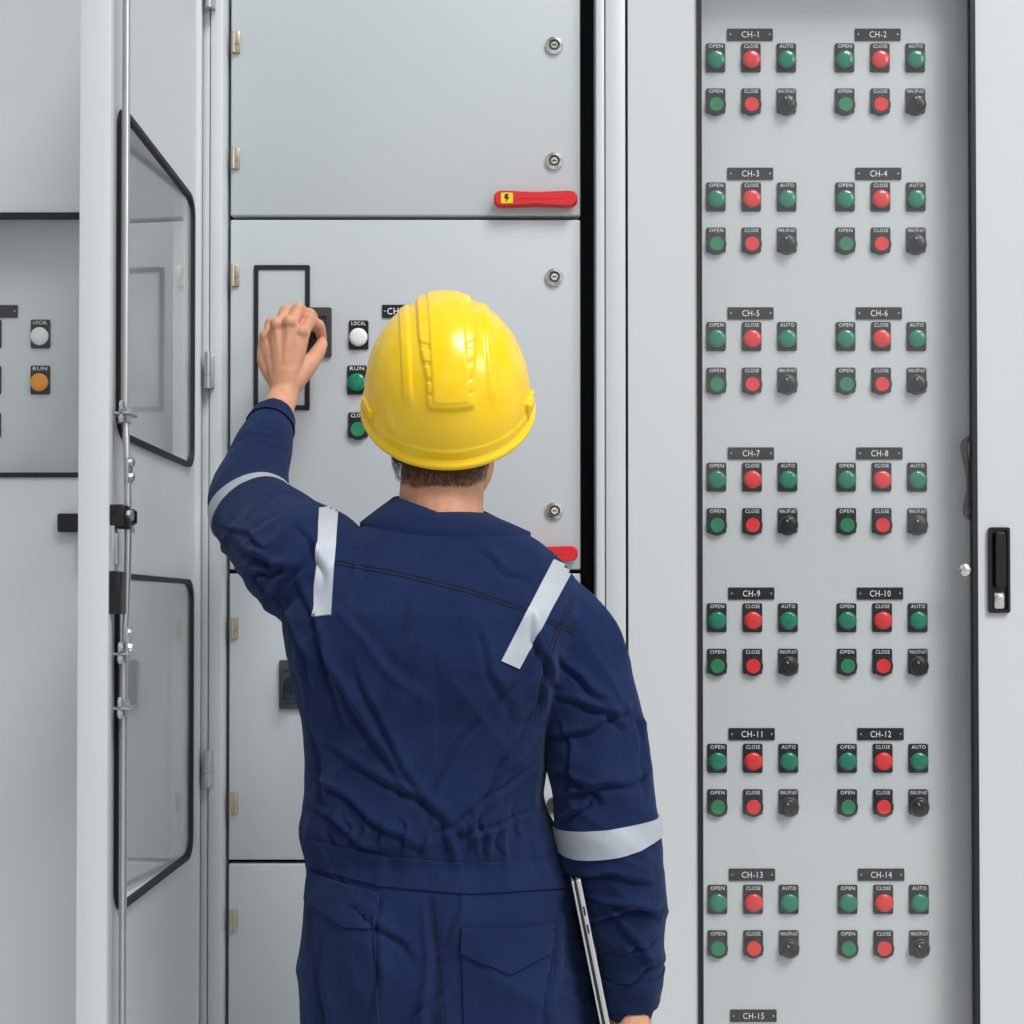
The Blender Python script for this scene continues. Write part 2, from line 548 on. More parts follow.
a = rrect(X(253.5, YC), X(309.5, YC), Z(410, YC), Z(265.5, YC), .002, 3)
b = rrect(X(258, YC), X(305, YC), Z(405.5, YC), Z(270, YC), .0015, 3)
mb.ring(a, b, YC-.003, YC)
mb.mi = 1
mb.box(X(257, YC), X(306, YC), YC-.0012, YC-.0004, Z(406, YC), Z(269, YC))
mb.build('framed_cover', [M['black'], M['paint2']], Cc, label='tall cover plate with a black edge')
def square_switch(px0, px1, py0, py1):
    x0, x1, z0, z1 = X(px0, YC), X(px1, YC), Z(py1, YC), Z(py0, YC)
    mb = MB()
    mb.prism(rrect(x0, x1, z0, z1, .003, 4), YC-.006, YC, .001)
    o = mb.build('rotary_switch', M['gplastic'], Cc, label='dark square rotary switch')
    mb = MB()
    mb.ring(rrect(x0+.004, x1-.004, z0+.012, z1-.012, .002, 4), rrect(x0+.007, x1-.007, z0+.015, z1-.015, .002, 4), YC-.010, YC-.004)
    mb.prism(rrect(x0+.007, x1-.007, z0+.015, z1-.015, .002, 4), YC-.007, YC-.004)
    mb.build('switch_face', M['gplastic'], o)
    xm, zm = (x0+x1)/2, (z0+z1)/2
    mb = MB()
    mb.lathe((xm, YC-.006, zm), (0, -1, 0), [(.012, 0), (.011, .012), (0, .012)], 20)
    mb.box(xm-.004, xm+.004, YC-.036, YC-.017, zm-.013, zm+.013, .0015)
    mb.build('knob', M['bplastic'], o)
square_switch(305, 331.5, 308, 357)
square_switch(280, 306, 660, 709)
zz = lambda y: Z(y, YC)
control('indicator_light', PL['LOCAL'], LENS['wcap'], 'lens', Cc, X(358.5, YC), YC, zz(338), 'white LOCAL light')
control('indicator_light', PL['RUN'], LENS['green'], 'lens', Cc, X(357, YC), YC, zz(383), 'green RUN light')
control('push_button', PB['CLOSE'], CAP['green'], 'cap', Cc, X(358, YC), YC, zz(430), 'green CLOSE push button')
nameplate('CHP', Cc, X(402, YC), YC, zz(311.5), 40/634, 13/634, dx=-.0105, tw=.026)

# the open door: local x -> world Y, local -y -> world +X
XIN = -.485
DL = .467
W1 = (-.416, -.040, 1.615, 2.029)
W2 = (-.416, -.040, 1.026, 1.446)
mb = MB()
zs = [ZB+.005, (W1[2]+W2[3])/2, ZT-.005]
for (u0, u1, w0, w1), (a0, a1) in ((W2, (zs[0], zs[1])), (W1, (zs[1], zs[2]))):
    mb.ring(rrect(-DL+.010, -.008, a0, a1, .0004), rrect(u0+.003, u1-.003, w0+.003, w1-.003, .024), 0.004, .032)
mb.box(-DL, -DL+.016, -.004, .0330, zs[0]-.001, zs[2]+.001, .002)
mb.box(-DL+.016, -DL+.022, -.001, .010, zs[0]+.0005, zs[2]-.0005)
mb.box(-.018, -.004, -.003, .0325, zs[0]-.001, zs[2]+.001, .002)
door = put('door', mb.mesh('door', M['paint'], 30), Cc, 'glazed cabinet door swung open towards the camera', (XIN, 0, 0))
door.rotation_euler = (0, 0, PI/2)
for (u0, u1, w0, w1) in (W1, W2):
    mb = MB()
    mb.ring(rrect(u0, u1, w0, w1, .030, 8), rrect(u0+.007, u1-.007, w0+.007, w1-.007, .024, 8), -.0012, .007)
    mb.build('gasket', M['black'], door)
    # pane deeper at the free edge: tilt added to turn its reflection towards the hand
    mb = MB()
    mb.prism(rrect(u0+.004, u1-.004, w0+.004, w1-.004, .0245, 8), .001, .003)
    for v in mb.bm.verts: v.co.y += (u1-v.co.x)/(u1-u0)*.0275
    mb.build('window_glass', M['glass_door'], door, 0)
RU, RY = -.434, -.013
mb = MB()
mb.tube([(RU, RY, .3), (RU, RY, 1.0), (RU, RY, 1.35)], .0048, 12, 3, False)
mb.tube([(RU, RY, 1.63), (RU, RY, 2.0), (RU, RY, 2.46)], .0048, 12, 3, False)
mb.tube([(RU, RY, 1.34), (RU-.004, RY-.004, 1.40), (RU-.005, RY-.006, 1.49), (RU-.004, RY-.004, 1.58), (RU, RY, 1.64)], .0042, 12, 4, False)
mb.build('lock_rod', M['zinc'], door, label='long galvanised locking rod')
def dz(py): return 1.4+(610-py)/F*1.567
for y in (413, 652, 706):
    mb = MB()
    z = dz(y)
    mb.box(-DL+.016, RU+.016, RY-.001, RY+.0015, z-.013, z+.011)
    mb.box(-DL+.016, RU+.018, RY-.011, RY+.013, z-.003, z-.0005, .0005)
    mb.lathe((RU, RY, z-.012), (0, 0, 1), [(.0085, 0), (.0085, .009)], 6)
    mb.lathe((RU, RY, z+.001), (0, 0, 1), [(.0075, 0), (.0075, .006)], 6)
    mb.lathe((RU-.018, RY, z+.007), (0, -1, 0), [(.006, 0), (.006, .004), (0, .004)], 6)
    mb.lathe((RU-.018, RY, z-.009), (0, -1, 0), [(.005, 0), (.005, .004), (0, .004)], 6)
    mb.build('rod_bracket', M['zinc'], door)
for y in (470, 640):
    mb = MB()
    z = dz(y)
    mb.box(RU-.012, RU+.008, RY-.008, RY-.005, z-.016, z+.016, .001)
    mb.lathe((RU-.002, RY-.008, z+.009), (0, -1, 0), [(.005, 0), (.005, .004), (0, .004)], 6)
    mb.lathe((RU-.002, RY-.008, z-.009), (0, -1, 0), [(.005, 0), (.005, .004), (0, .004)], 6)
    mb.build('rod_link', M['zinc'], door)
mb = MB()
z = dz(516)
mb.box(-DL+.004, -DL+.034, -.022, 0, dz(527), dz(506), .003)
mb.lathe((RU+.008, -.016, z), (0, 0, 1), [(.006, -.011), (.010, -.008), (.010, .006), (.007, .009), (0, .009)], 16)
mb.lathe((RU-.012, -.016, z-.010), (0, -1, 0), [(.007, -.006), (.007, .008), (0, .008)], 12)
mb.mi = 1
mb.lathe((RU-.010, -.022, z), (0, -1, 0), [(.007, 0), (.007, .004), (0, .005)], 6)
mb.box(RU-.006, RU+.020, -.020, -.017, z-.020, z-.012, .001)
mb.build('lock_cam', [M['bplastic'], M['zinc']], door)
mb = MB()
mb.box(-DL+.003, -DL+.026, -.018, 0, dz(614), dz(572), .002)
mb.build('lock_case', M['bplastic'], door)
mb = MB()
mb.box(-DL+.003, -DL+.018, -.010, 0, dz(572), dz(527), .001)
mb.box(-DL+.006, -DL+.012, -.013, -.009, dz(565), dz(535), .001)
mb.build('lock_plate', M['zinc'], door)
for y in (-6, 372, 768):
    mb = MB()
    x, z = X(210.5), Z(y)
    mb.box(x-.005, x+.006, -.012, .001, z-.026, z+.026, .0015)
    mb.lathe((x-.002, -.013, z-.028), (0, 0, 1), [(.0055, 0), (.0055, .018), (.0045, .019), (.0045, .021), (.0055, .022), (.0055, .056)], 14)
    mb.build('hinge', M['zinc'], Cc)

# ------------------------------------------------------------------ left cabinet
Lc = thing('control_cabinet', (X(-60), .25, 0), 'grey cabinet with orange and white lights, behind the open door', 'cabinet')
lx0, lx1 = X(-330), X(197)
mb = MB()
mb.box(lx0, X(-318), .002, DEP, .1, ZT+.02, .002)
mb.box(X(186), lx1, .002, DEP, .1, ZT+.02, .002)
mb.box(X(-318), X(186), .03, DEP, ZT, ZT+.02)
mb.box(X(-318), X(186), .03, DEP, .1, ZB)
mb.box(X(-318), X(186), DEP-.01, DEP, ZB, ZT)
mb.box(lx0+.02, lx1-.02, .04, DEP-.02, 0, .1)
mb.build('body', [M['paint']], Lc)
wx0, wx1, wz0, wz1 = X(-235), X(118), Z(477.5), Z(213)
mb = MB()
mb.ring(rrect(X(-316), X(184), ZB+.004, ZT-.004, .0015), rrect(wx0+.003, wx1-.003, wz0+.003, wz1-.003, .02), 0, .022)
ld = mb.build('door', M['paint'], Lc, 30)
mb = MB()
mb.ring(rrect(wx0, wx1, wz0, wz1, .022), rrect(wx0+.0075, wx1-.0075, wz0+.0075, wz1-.0075, .016), -.0035, .010)
mb.build('gasket', M['black'], ld)
MB().box(wx0+.006, wx1-.006, .004, .008, wz0+.006, wz1-.006).build('window_glass', M['glass'], ld, 0)
mb = MB()
mb.prism(rrect(X(60), X(104), Z(532.5), Z(514), .003, 4), -.014, 0, .002)
mb.prism(rrect(X(84), X(100), Z(560), Z(516), .003, 4), -.018, -.008, .002)
mb.build('handle', M['bplastic'], ld, label='black door handle')
mb = MB()
mb.box(wx0-.03, wx1+.03, YP, YP+.004, wz0-.05, wz1+.05)
mb.build('control_panel', M['panel'], Lc, 0)
control('indicator_light', PL['LOCAL'], LENS['wcap'], 'lens', Lc, X(40, YP), YP, Z(337, YP), 'white light')
control('indicator_light', PL['RUN'], LENS['orange'], 'lens', Lc, X(40, YP), YP, Z(383, YP), 'orange light')
control('indicator_light', PL['OPEN'], LENS['red'], 'lens', Lc, X(-9, YP), YP, Z(337, YP), 'red light')
control('indicator_light', PL['RUN'], LENS['green'], 'lens', Lc, X(-9, YP), YP, Z(383, YP), 'green light')
control('push_button', PB['CLOSE'], CAP['green'], 'cap', Lc, X(-9, YP), YP, Z(430, YP), 'green push button')
nameplate('', Lc, X(-4, YP), YP, Z(311.5, YP), 42/SC, 12.5/SC)

# ------------------------------------------------------------------ person
YT = -.5
Pr = thing('person', (-.08, YT, 0), 'person in navy coveralls with silver tape, seen from behind, turning a switch', 'person')
TORSO = [  # py, left px, right px, half depth, centre Y
    (1075, 305, 610, .120, -.49), (1024, 302, 600, .128, -.49), (960, 303, 588, .131, -.49), (900, 305, 577, .124, -.495), (870, 308, 571, .114, -.50),
    (850, 308, 562, .109, -.50), (825, 303, 553, .116, -.50), (795, 305, 543, .118, -.50), (760, 306, 543, .116, -.50), (720, 302, 551, .119, -.50),
    (690, 296, 561, .123, -.505), (650, 286, 581, .124, -.505), (615, 284, 590, .118, -.505), (585, 297, 580, .104, -.50),
    (562, 316, 565, .090, -.497), (543, 338, 544, .077, -.495), (530, 358, 521, .068, -.49), (520, 376, 506, .061, -.487), (505, 388, 494, .056, -.483)]
TA = np.array(TORSO, float)[::-1]
def torso_ring(py, k=1.0, n=44, ex=2.35):
    l, r, b, yc = [float(np.interp(py, TA[:, 0], TA[:, i])) for i in (1, 2, 3, 4)]
    p0, p1 = P(l, py, yc), P(r, py, yc)
    c = (p0+p1)/2
    a = (p1.x-p0.x)/2
    out = []
    for i in range(n):
        t = 2*PI*i/n
        cs, sn = math.cos(t), math.sin(t)
        out.append(Vector((c.x+k*a*math.copysign(abs(cs)**(2/ex), cs), c.y+k*b*math.copysign(abs(sn)**(2/ex), sn), c.z)))
    return out
def arms(mb, dr):
    la = [P(350, 592, -.5), P(314, 568, -.49), P(279, 540, -.39), P(250, 504, -.275), P(261, 455, -.19), P(274, 418, -.125)]
    mb.tube(la, [.060-dr, .073-dr, .067-dr, .056-dr, .043-dr*.8, .030-dr*.4], 24, 6, True)
    ra = [P(535, 612, -.5), P(563, 642, -.505), P(587, 698, -.515), P(602, 770, -.530), P(609, 830, -.535), P(623, 895, -.515), P(631, 950, -.49), P(631, 1004, -.475)]
    mb.tube(ra, [.058-dr, .064-dr, .060-dr, .0590-dr, .060-dr, .0535-dr, .042-dr*.8, .031-dr*.4], 24, 6, True)
    return la, ra
def legs(mb, dr):
    for px in (378, 512):
        x = P(px, 1050, -.49).x
        mb.tube([(x, -.49, .96), (x, -.485, .80), (x, -.475, .5), (x, -.49, .25), (x, -.495, .075)], [.086-dr, .092-dr, .072-dr, .068-dr, .066-dr], 24, 5, False)
def remesh(mb, voxel, it):
    me = mb.mesh('tmp', M['navy'], 0)
    ob = bpy.data.objects.new('tmp', me)
    COL.objects.link(ob)
    m = ob.modifiers.new('r', 'REMESH'); m.mode = 'VOXEL'; m.voxel_size = voxel
    s = ob.modifiers.new('s', 'SMOOTH'); s.iterations = it; s.factor = .5
    bpy.context.view_layer.update()
    dg = bpy.context.evaluated_depsgraph_get()
    out = bpy.data.meshes.new_from_object(ob.evaluated_get(dg))
    bpy.data.objects.remove(ob)
    bpy.data.meshes.remove(me)
    for p in out.polygons: p.use_smooth = True
    return out

mb = MB()
mb.loft([torso_ring(py) for py in np.linspace(1075, 522, 60)])
LA, RA = arms(mb, 0)
legs(mb, 0)
cov = remesh(mb, .0027, 10)
nv = len(cov.vertices)
co = np.empty(nv*3); cov.vertices.foreach_get('co', co); co = co.reshape(-1, 3)
no = np.empty(nv*3); cov.vertices.foreach_get('normal', no); no = no.reshape(-1, 3)
rel = co-np.array(CAM)
dzv = rel@np.array(FWD)
vpx = 512+F*rel[:, 0]/dzv
vpy = PY0-F*(rel@np.array(UP))/dzv
face = np.clip(-(no*rel).sum(1)/np.linalg.norm(rel, axis=1)*1.6, 0, 1)
disp = np.zeros(nv)
def fold(x0, y0, x1, y1, w, amp):
    # a cloth fold: a crisp crest with a steeper, deeper valley along one side
    global disp
    dx, dy = x1-x0, y1-y0
    L = math.hypot(dx, dy)
    t = ((vpx-x0)*dx+(vpy-y0)*dy)/L/L
    d = ((vpx-x0)*-dy+(vpy-y0)*dx)/L
    d = d + 4*np.sin(t*4.5+x0) + 1.5*np.sin(t*13+y0)
    wt = np.where((t > 0) & (t < 1), np.sin(PI*np.clip(t, 0, 1))**.6, 0)
    ww = w*(.7+.5*t)
    crest = np.exp(-np.sqrt((d/ww)**2+.03)*1.45)*1.25
    dv = (d-1.1*ww)/(.45*ww)
    disp += face*wt*amp*(crest-.95*np.exp(-dv**2))
mm = .001*1.6
for a in [
    # long drag lines from the raised shoulder and left flank
    (296, 575, 360, 730, 8, 4.8), (318, 625, 410, 800, 9, 4.2), (300, 660, 332, 815, 8, 4), (335, 600, 440, 700, 11, -2.0), (288, 610, 318, 690, 6, 3.5),
    (355, 650, 440, 830, 8, 3.2), (420, 600, 380, 700, 11, 1.6), (480, 620, 520, 720, 10, 2.2),
    (548, 640, 450, 800, 9, 4.2), (542, 695, 480, 840, 7, 4), (530, 610, 562, 690, 8, 3.5), (505, 690, 410, 845, 9, 3.2), (552, 660, 525, 740, 6, 3.5),
    (303, 770, 430, 846, 7, 4), (325, 735, 480, 842, 8, 3.5), (303, 800, 390, 850, 6, 3.5), (545, 765, 430, 845, 7, 4), (548, 805, 460, 852, 6, 3.5),
    (335, 808, 341, 846, 5, 2.6), (350, 806, 354, 848, 4, 2.2), (366, 812, 372, 850, 5, 2.6), (385, 812, 388, 852, 4, 2.2), (402, 815, 408, 855, 5, 2.6), (428, 816, 428, 858, 4, 2.2), (450, 815, 446, 858, 5, 2.6), (470, 814, 468, 858, 4, 2.2), (488, 812, 484, 858, 5, 2.6), (505, 812, 502, 856, 4, 2.2), (520, 810, 516, 854, 5, 2.6),
    # seat and legs
    (428, 895, 442, 1070, 11, -4), (330, 930, 338, 1070, 10, 3.5), (388, 900, 376, 1050, 9, 3.5), (455, 985, 395, 1060, 9, 3.5), (560, 900, 552, 1040, 7, 3.5), (304, 890, 314, 1030, 6, 3), (350, 890, 420, 960, 8, 3), (470, 890, 440, 960, 7, 3),
    (380, 535, 350, 620, 9, -2), (480, 545, 540, 580, 8, 2),
    # right sleeve
    (558, 690, 632, 725, 8, 4.5), (550, 735, 640, 705, 7, 4), (552, 765, 610, 800, 7, 4.5), (560, 800, 655, 765, 8, 4.5), (556, 820, 600, 790, 5, 4), (558, 868, 655, 880, 7, 4.5), (570, 885, 668, 918, 7, 5),
    (585, 925, 668, 895, 7, 5), (600, 950, 664, 938, 5, 4), (606, 985, 658, 962, 5, 4), (563, 650, 612, 710, 8, 3.5), (590, 890, 658, 965, 7, 4), (640, 700, 650, 800, 6, 3.5), (565, 720, 575, 800, 6, 3.5), (575, 880, 600, 960, 5, 4),
    # raised sleeve
    (222, 535, 300, 568, 7, 5.5), (226, 555, 290, 598, 7, 5), (260, 605, 312, 535, 8, 4.5), (300, 512, 330, 585, 7, 3.5), (218, 474, 275, 482, 6, 3), (232, 452, 282, 440, 5, 3.8), (240, 436, 284, 428, 4, 3.2), (213, 522, 272, 545, 5, 4.5), (240, 580, 285, 560, 5, 4.5), (250, 520, 300, 505, 6, 4),
]:
    fold(a[0], a[1], a[2], a[3], a[4]*.85, a[5]*mm*.95)
def G(x, c, w): return math.exp(-((x-c)/w)**2)
def rdg(x, y, z): return (1-min(1, abs(noise.noise((x, y, z)))*2.4))**2
def sm(a, b, x):
    t = min(1, max(0, (x-a)/(b-a))); return t*t*(3-2*t)
nz = np.empty(nv)
for i in range(nv):
    x, y, z = co[i]
    px, py = vpx[i], vpy[i]
    wx = x+.022*noise.noise((x*9, y*9, z*9)); wz = z+.022*noise.noise((x*9+9, y*9, z*9))
    v = (noise.noise((x*9, y*9, z*5))*.6+noise.noise((x*22+5, y*22, z*12))*.3)*.0045
    arm = sm(545, 575, px)*sm(620, 680, py)
    armL = (1-sm(285, 320, px))*(1-sm(600, 640, py))
    back = (1-arm)*(1-armL)
    v += .0050*rdg(wz*19+wx*11, wx*6, y*6+2)*arm*(.5+.5*face[i])
    v += .0065*rdg(wz*17-wx*16, wx*5+y*10, 7)*armL*(.5+.5*face[i])
    v += back*.0058*G(py, 836, 30)*rdg(wx*30, wz*7, 3)
    v += back*.0050*G(py, 866, 20)*noise.noise((x*70, y*70, z*6))
    v += back*.0064*sm(560, 640, py)*(1-sm(770, 820, py))*rdg(wx*10+wz*(8 if x > -.08 else -8), wz*3, 11)
    v += back*.0068*sm(890, 930, py)*rdg(wx*12+wz*4, wz*5, 17)
    nz[i] = v
disp += nz-.002
disp *= np.clip((vpy-505)/40, .25, 1)
co2 = co+no*disp[:, None]
cov.vertices.foreach_set('co', co2.ravel())
cov.update()
cov.materials.clear()
cov.materials.append(M['navy'])
cov.materials.append(M['navy_seam'])
bvh = BVHTree.FromPolygons([Vector(v) for v in co2], [tuple(p.vertices) for p in cov.polygons])

def resample(pl, n):
    pl = [Vector((p[0], p[1])) for p in pl]
    ds = [0]
    for a, b in zip(pl, pl[1:]): ds.append(ds[-1]+(b-a).length)
    out = []
    for i in range(n):
        s = ds[-1]*i/(n-1)
        out.append((float(np.interp(s, ds, [p.x for p in pl])), float(np.interp(s, ds, [p.y for p in pl]))))
    return out
def hit(px, py, yref=-.58):
    d = ray(px, py).normalized()
    loc, nor, idx, dist = bvh.ray_cast(CAM, d)
    if loc is None or loc.y > -.2:
        loc, nor, idx, dist = bvh.find_nearest(P(px, py, yref))
    return loc, nor
def strip(mb, top, bot, nu, nv_, off, low=.001):
    T_, B_ = resample(top, nu), resample(bot, nu)
    g, gl = [], []
    for j in range(nv_):
        k = j/(nv_-1)
        row, rl = [], []
        for i in range(nu):
            q = hit(T_[i][0]*(1-k)+B_[i][0]*k, T_[i][1]*(1-k)+B_[i][1]*k)
            row.append(mb.bm.verts.new(q[0]+q[1]*off))
            rl.append(mb.bm.verts.new(q[0]-q[1]*low))
        g.append(row); gl.append(rl)
    for j in range(nv_-1):
        for i in range(nu-1):
            mb.f([g[j][i], g[j][i+1], g[j+1][i+1], g[j+1][i]])
    edge = [(0, i) for i in range(nu)]+[(j, nu-1) for j in range(1, nv_)]+[(nv_-1, i) for i in range(nu-2, -1, -1)]+[(j, 0) for j in range(nv_-2, 0, -1)]
    for (a, b), (c, d) in zip(edge, edge[1:]+edge[:1]):
        mb.f([g[a][b], g[c][d], gl[c][d], gl[a][b]])
    return mb
def armband(mb, path, t0, t1, rfall, off, n=64, m=7, lean=None):
    pp, rr = catmull(path, [1]*len(path), 20)
    L = len(pp)-1
    rings = []
    for j in range(m):
        t = (t0+(t1-t0)*j/(m-1))*L
        i = int(t); i = min(max(i, 1), L-1)
        c = pp[i].lerp(pp[min(i+1, L)], t-i)
        ax = (pp[min(L, i+2)]-pp[max(0, i-2)]).normalized()
        if lean is not None: ax = (ax+Vector(lean)).normalized()
        u = ax.cross(Vector((0, 1, .2))).normalized(); w = ax.cross(u)
        ring = []
        for k in range(n):
            d = u*math.cos(2*PI*k/n)+w*math.sin(2*PI*k/n)
            loc, nor, idx, dist = bvh.ray_cast(c, d, rfall*1.5)
            ring.append(c+d*((dist if loc is not None else rfall)+off))
        rings.append(ring)
    def shrink(r, k=.004):
        c = sum(r, Vector())/len(r)
        return [p+(c-p).normalized()*k for p in r]
    mb.loft([shrink(rings[0])]+rings+[shrink(rings[-1])], cap=False)
    return mb

coverall = put('coverall', cov, Pr)
sb = bmesh.new(); sb.from_mesh(cov)
smb = MB(); smb.bm.free(); smb.bm = sb; smb.mi = 1
def seam(pl, w=1.1):
    a = [(x, y-w*.5) for x, y in pl]; b = [(x, y+w*.5) for x, y in pl]
    if abs(pl[-1][1]-pl[0][1]) > abs(pl[-1][0]-pl[0][0]):
        a = [(x-w*.5, y) for x, y in pl]; b = [(x+w*.5, y) for x, y in pl]
    strip(smb, a, b, 70, 3, .0008, .001)
seam([(334, 560), (400, 572), (470, 589), (520, 606), (574, 630)])
seam([(334, 564), (400, 576), (470, 593), (520, 610), (574, 634)], .7)
seam([(577, 596), (556, 640), (543, 690), (540, 720)])
seam([(573, 596), (552, 640), (539, 690), (536, 720)], .7)
seam([(283, 560), (279, 590), (284, 625)])
seam([(430, 898), (436, 960), (444, 1040)])
seam([(434, 898), (440, 960), (448, 1040)], .7)
seam([(311, 905), (320, 960), (326, 1040)])
sb.to_mesh(cov); sb.free()
for p in cov.polygons: p.use_smooth = True

def tape(mb, name='reflective_tape', m='tape', label=None, sm_=60):
    return mb.build(name, M[m], coverall, sm_, label)
tape(strip(MB(), [(319, 509), (338, 506)], [(313, 617), (331, 615)], 8, 36, .0018))
tape(strip(MB(), [(553, 560), (573, 569)], [(501, 661), (519, 669)], 8, 36, .0018))
tape(armband(MB(), RA, .548, .592, .062, .0020))
tape(armband(MB(), LA, .556, .606, .055, .0020, lean=(-.25, -.45, .35)))
tape(armband(MB(), RA, .90, .985, .034, .003), 'cuff', 'navy')
tape(armband(MB(), LA, .93, .99, .030, .003), 'cuff', 'navy')
tape(strip(MB(), [(306, 838), (380, 856), (470, 864), (555, 858)], [(307, 866), (380, 886), (470, 894), (567, 888)], 120, 12, .0024), 'waistband', 'navy')
tape(strip(MB(), [(314, 900), (376, 918)], [(320, 1040), (380, 1046)], 30, 40, .0028), 'pocket', 'navy')
tape(strip(MB(), [(311, 872), (345, 884), (379, 893)], [(308, 900), (346, 927), (377, 929)], 24, 8, .0055), 'pocket_flap', 'navy')
tape(strip(MB(), [(462, 936), (551, 932)], [(464, 1044), (556, 1040)], 36, 40, .0028), 'pocket', 'navy')
tape(strip(MB(), [(460, 928), (510, 929), (553, 925)], [(461, 952), (508, 975), (554, 950)], 28, 8, .0055), 'pocket_flap', 'navy')
# collar
mb = MB()
nc = P(441, 519, -.487)
rings = [[], [], [], [], []]
N = 60
for i in range(N+1):
    a = math.radians(100+340*i/N)
    cs, sn = math.cos(a), math.sin(a)
    tip = max(0, sn)
    side_up = .012*abs(cs) - .010*cs
    t0 = nc+Vector((.0535*cs, .0575*sn, .002+.014*tip+side_up))
    t1 = nc+Vector((.0562*cs, .0605*sn, .0035+.014*tip+side_up))
    ex = .092 if cs < 0 else .108
    b = nc+Vector((ex*cs, .086*sn-.004, .014-.026*(.55+.45*max(0, cs))-.008*max(0, -sn)))
    q = bvh.find_nearest(b)
    lowp = q[0]+q[1]*.004
    mid = t1.lerp(lowp, .5)+Vector((0, 0, .0005))
    rings[0].append(t0+Vector((0, 0, -.02)))
    rings[1].append(t0)
    rings[2].append(t1)
    rings[3].append(mid)
    rings[4].append(lowp)
rings.append([p-Vector((0, 0, .006)) for p in rings[4]])
mb.loft(rings, cap=False, closed=False)
tape(mb, 'collar', 'navy', None, 80)

# body (skin) : one continuous mesh
mb = MB()
mb.loft([torso_ring(py, .84) for py in np.linspace(1070, 530, 30)])
arms(mb, .015)
legs(mb, .02)
HC = Vector((-.077, -.455, 1.632))
HR = Matrix.Rotation(math.radians(14), 4, 'X')
def hd(x, y, z): return HC + HR @ Vector((x, y, z))
nb = P(441, 535, -.487); nt_ = P(443, 470, -.462)
mb.tube([nb+Vector((0, 0, -.03)), nb, P(441, 505, -.482), nt_, nt_+Vector((0, .01, .04))], [.057, .0535, .0500, .0500, .05], 24, 4)
mb.ball(hd(0, 0, .02), (.074, .092, .098), 24, HR)
mb.ball(hd(0, .035, -.055), (.056, .060, .062), 24, HR)
mb.ball(hd(0, .078, -.095), (.024, .022, .020), 24, HR)
mb.tube([hd(0, .092, .02), hd(0, .108, -.02), hd(0, .104, -.032)], [.008, .012, .012], 12, 4)
mb.tube([hd(-.02, .091, -.062), hd(0, .097, -.060), hd(.02, .091, -.062)], [.005, .007, .005], 10, 4)
for s in (-1, 1):
    mb.tube([hd(s*.05, .073, .032), hd(s*.03, .086, .036), hd(s*.012, .089, .032)], [.005, .007, .005], 10, 4)
    mb.tube([hd(s*.073, -.008, .02), hd(s*.080, -.012, .0), hd(s*.074, .0, -.032)], [.008, .013, .007], 10, 4, True, (1, .6))
# raised hand closed on the switch: knuckles high and towards the camera, fingers folded down onto the knob
wr = P(284, 393, -.088)
mb.tube([P(270, 430, -.15), P(277, 411, -.112), wr, P(285, 372, -.084)], [.029, .0240, .0212, .0225], 20, 4, True, (1, .92))
MC = {'i': [(302, 335, -.078), (310, 321, -.058), (319, 326, -.038), (322, 339, -.022)],
      'm': [(290, 325, -.090), (299, 311, -.066), (311, 315, -.038), (316, 328, -.018)],
      'r': [(277, 327, -.088), (286, 313, -.064), (298, 313, -.036), (306, 323, -.015)],
      'p': [(266, 339, -.076), (271, 325, -.058), (283, 320, -.036), (293, 327, -.015)]}
FR = {'i': [.0116, .0106, .0092, .0078], 'm': [.0118, .0108, .0092, .0078], 'r': [.0114, .0104, .0088, .0074], 'p': [.0104, .0094, .0080, .0068]}
for k, pts in MC.items():
    q = [P(*p) for p in pts]
    mb.tube([wr+(q[0]-wr)*.12, wr+(q[0]-wr)*.6, q[0]], [.017, .0142, .0116], 14, 4)
    mid = (q[0]+q[1])/2
    mb.tube([q[0], mid, q[1], (q[1]+q[2])/2, q[2], q[3]], [FR[k][0], FR[k][1]*.86, FR[k][1]*1.04, FR[k][2]*.90, FR[k][2], FR[k][3]], 14, 4)
    mb.ball(q[0]+Vector((0, -.0065, .003)), FR[k][0]*.90, 14)
    mb.ball(q[1]+Vector((0, -.0030, .0025)), FR[k][1]*.92, 14)
    mb.tube([wr+(q[0]-wr)*.4+Vector((0, -.0125, .002)), q[0]+Vector((0, -.0095, .0))], [.0030, .0044], 10, 3)
mb.tube([P(276, 385, -.082), P(266, 364, -.076), P(264, 346, -.074)], [.0105, .0122, .0100], 14, 4)
mb.tube([P(292, 384, -.080), P(305, 369, -.068), P(316, 355, -.052), P(322, 344, -.034)], [.0165, .0150, .0118, .0092], 14, 5)
# lowered hand under the laptop edge
w2 = P(632, 1002, -.475)
mb.tube([P(631, 975, -.482), w2, w2+Vector((-.004, .004, -.025))], [.026, .0255, .027], 20, 4)
fy = [(-.512, .95), (-.488, 1.0), (-.464, .98), (-.441, .86)]
for (yy, s) in fy:
    k0 = Vector((w2.x-.004, yy, w2.z-.085*s))
    k1 = Vector((w2.x-.012, yy+.002, w2.z-.118*s))
    k2 = Vector((w2.x-.036, yy+.002, w2.z-.128*s))
    k3 = Vector((w2.x-.056, yy+.002, w2.z-.116*s))
    mb.tube([w2+Vector((0, (yy+.475)*.4, -.012)), w2.lerp(k0, .6)+Vector((0, (yy+.475)*.2, 0)), k0], [.019, .016, .0122], 14, 4)
    mb.tube([k0, k1, k2, k3], [.0112, .0098, .0088, .0074], 14, 5)
mb.tube([w2+Vector((-.002, -.016, -.02)), w2+Vector((-.006, -.040, -.048)), w2+Vector((-.014, -.046, -.076)), w2+Vector((-.020, -.044, -.098))], [.016, .0135, .0105, .0085], 14, 5)
body_me = remesh(mb, .0020, 2)
body_me.materials.clear(); body_me.materials.append(M['skin'])
put('body', body_me, Pr)
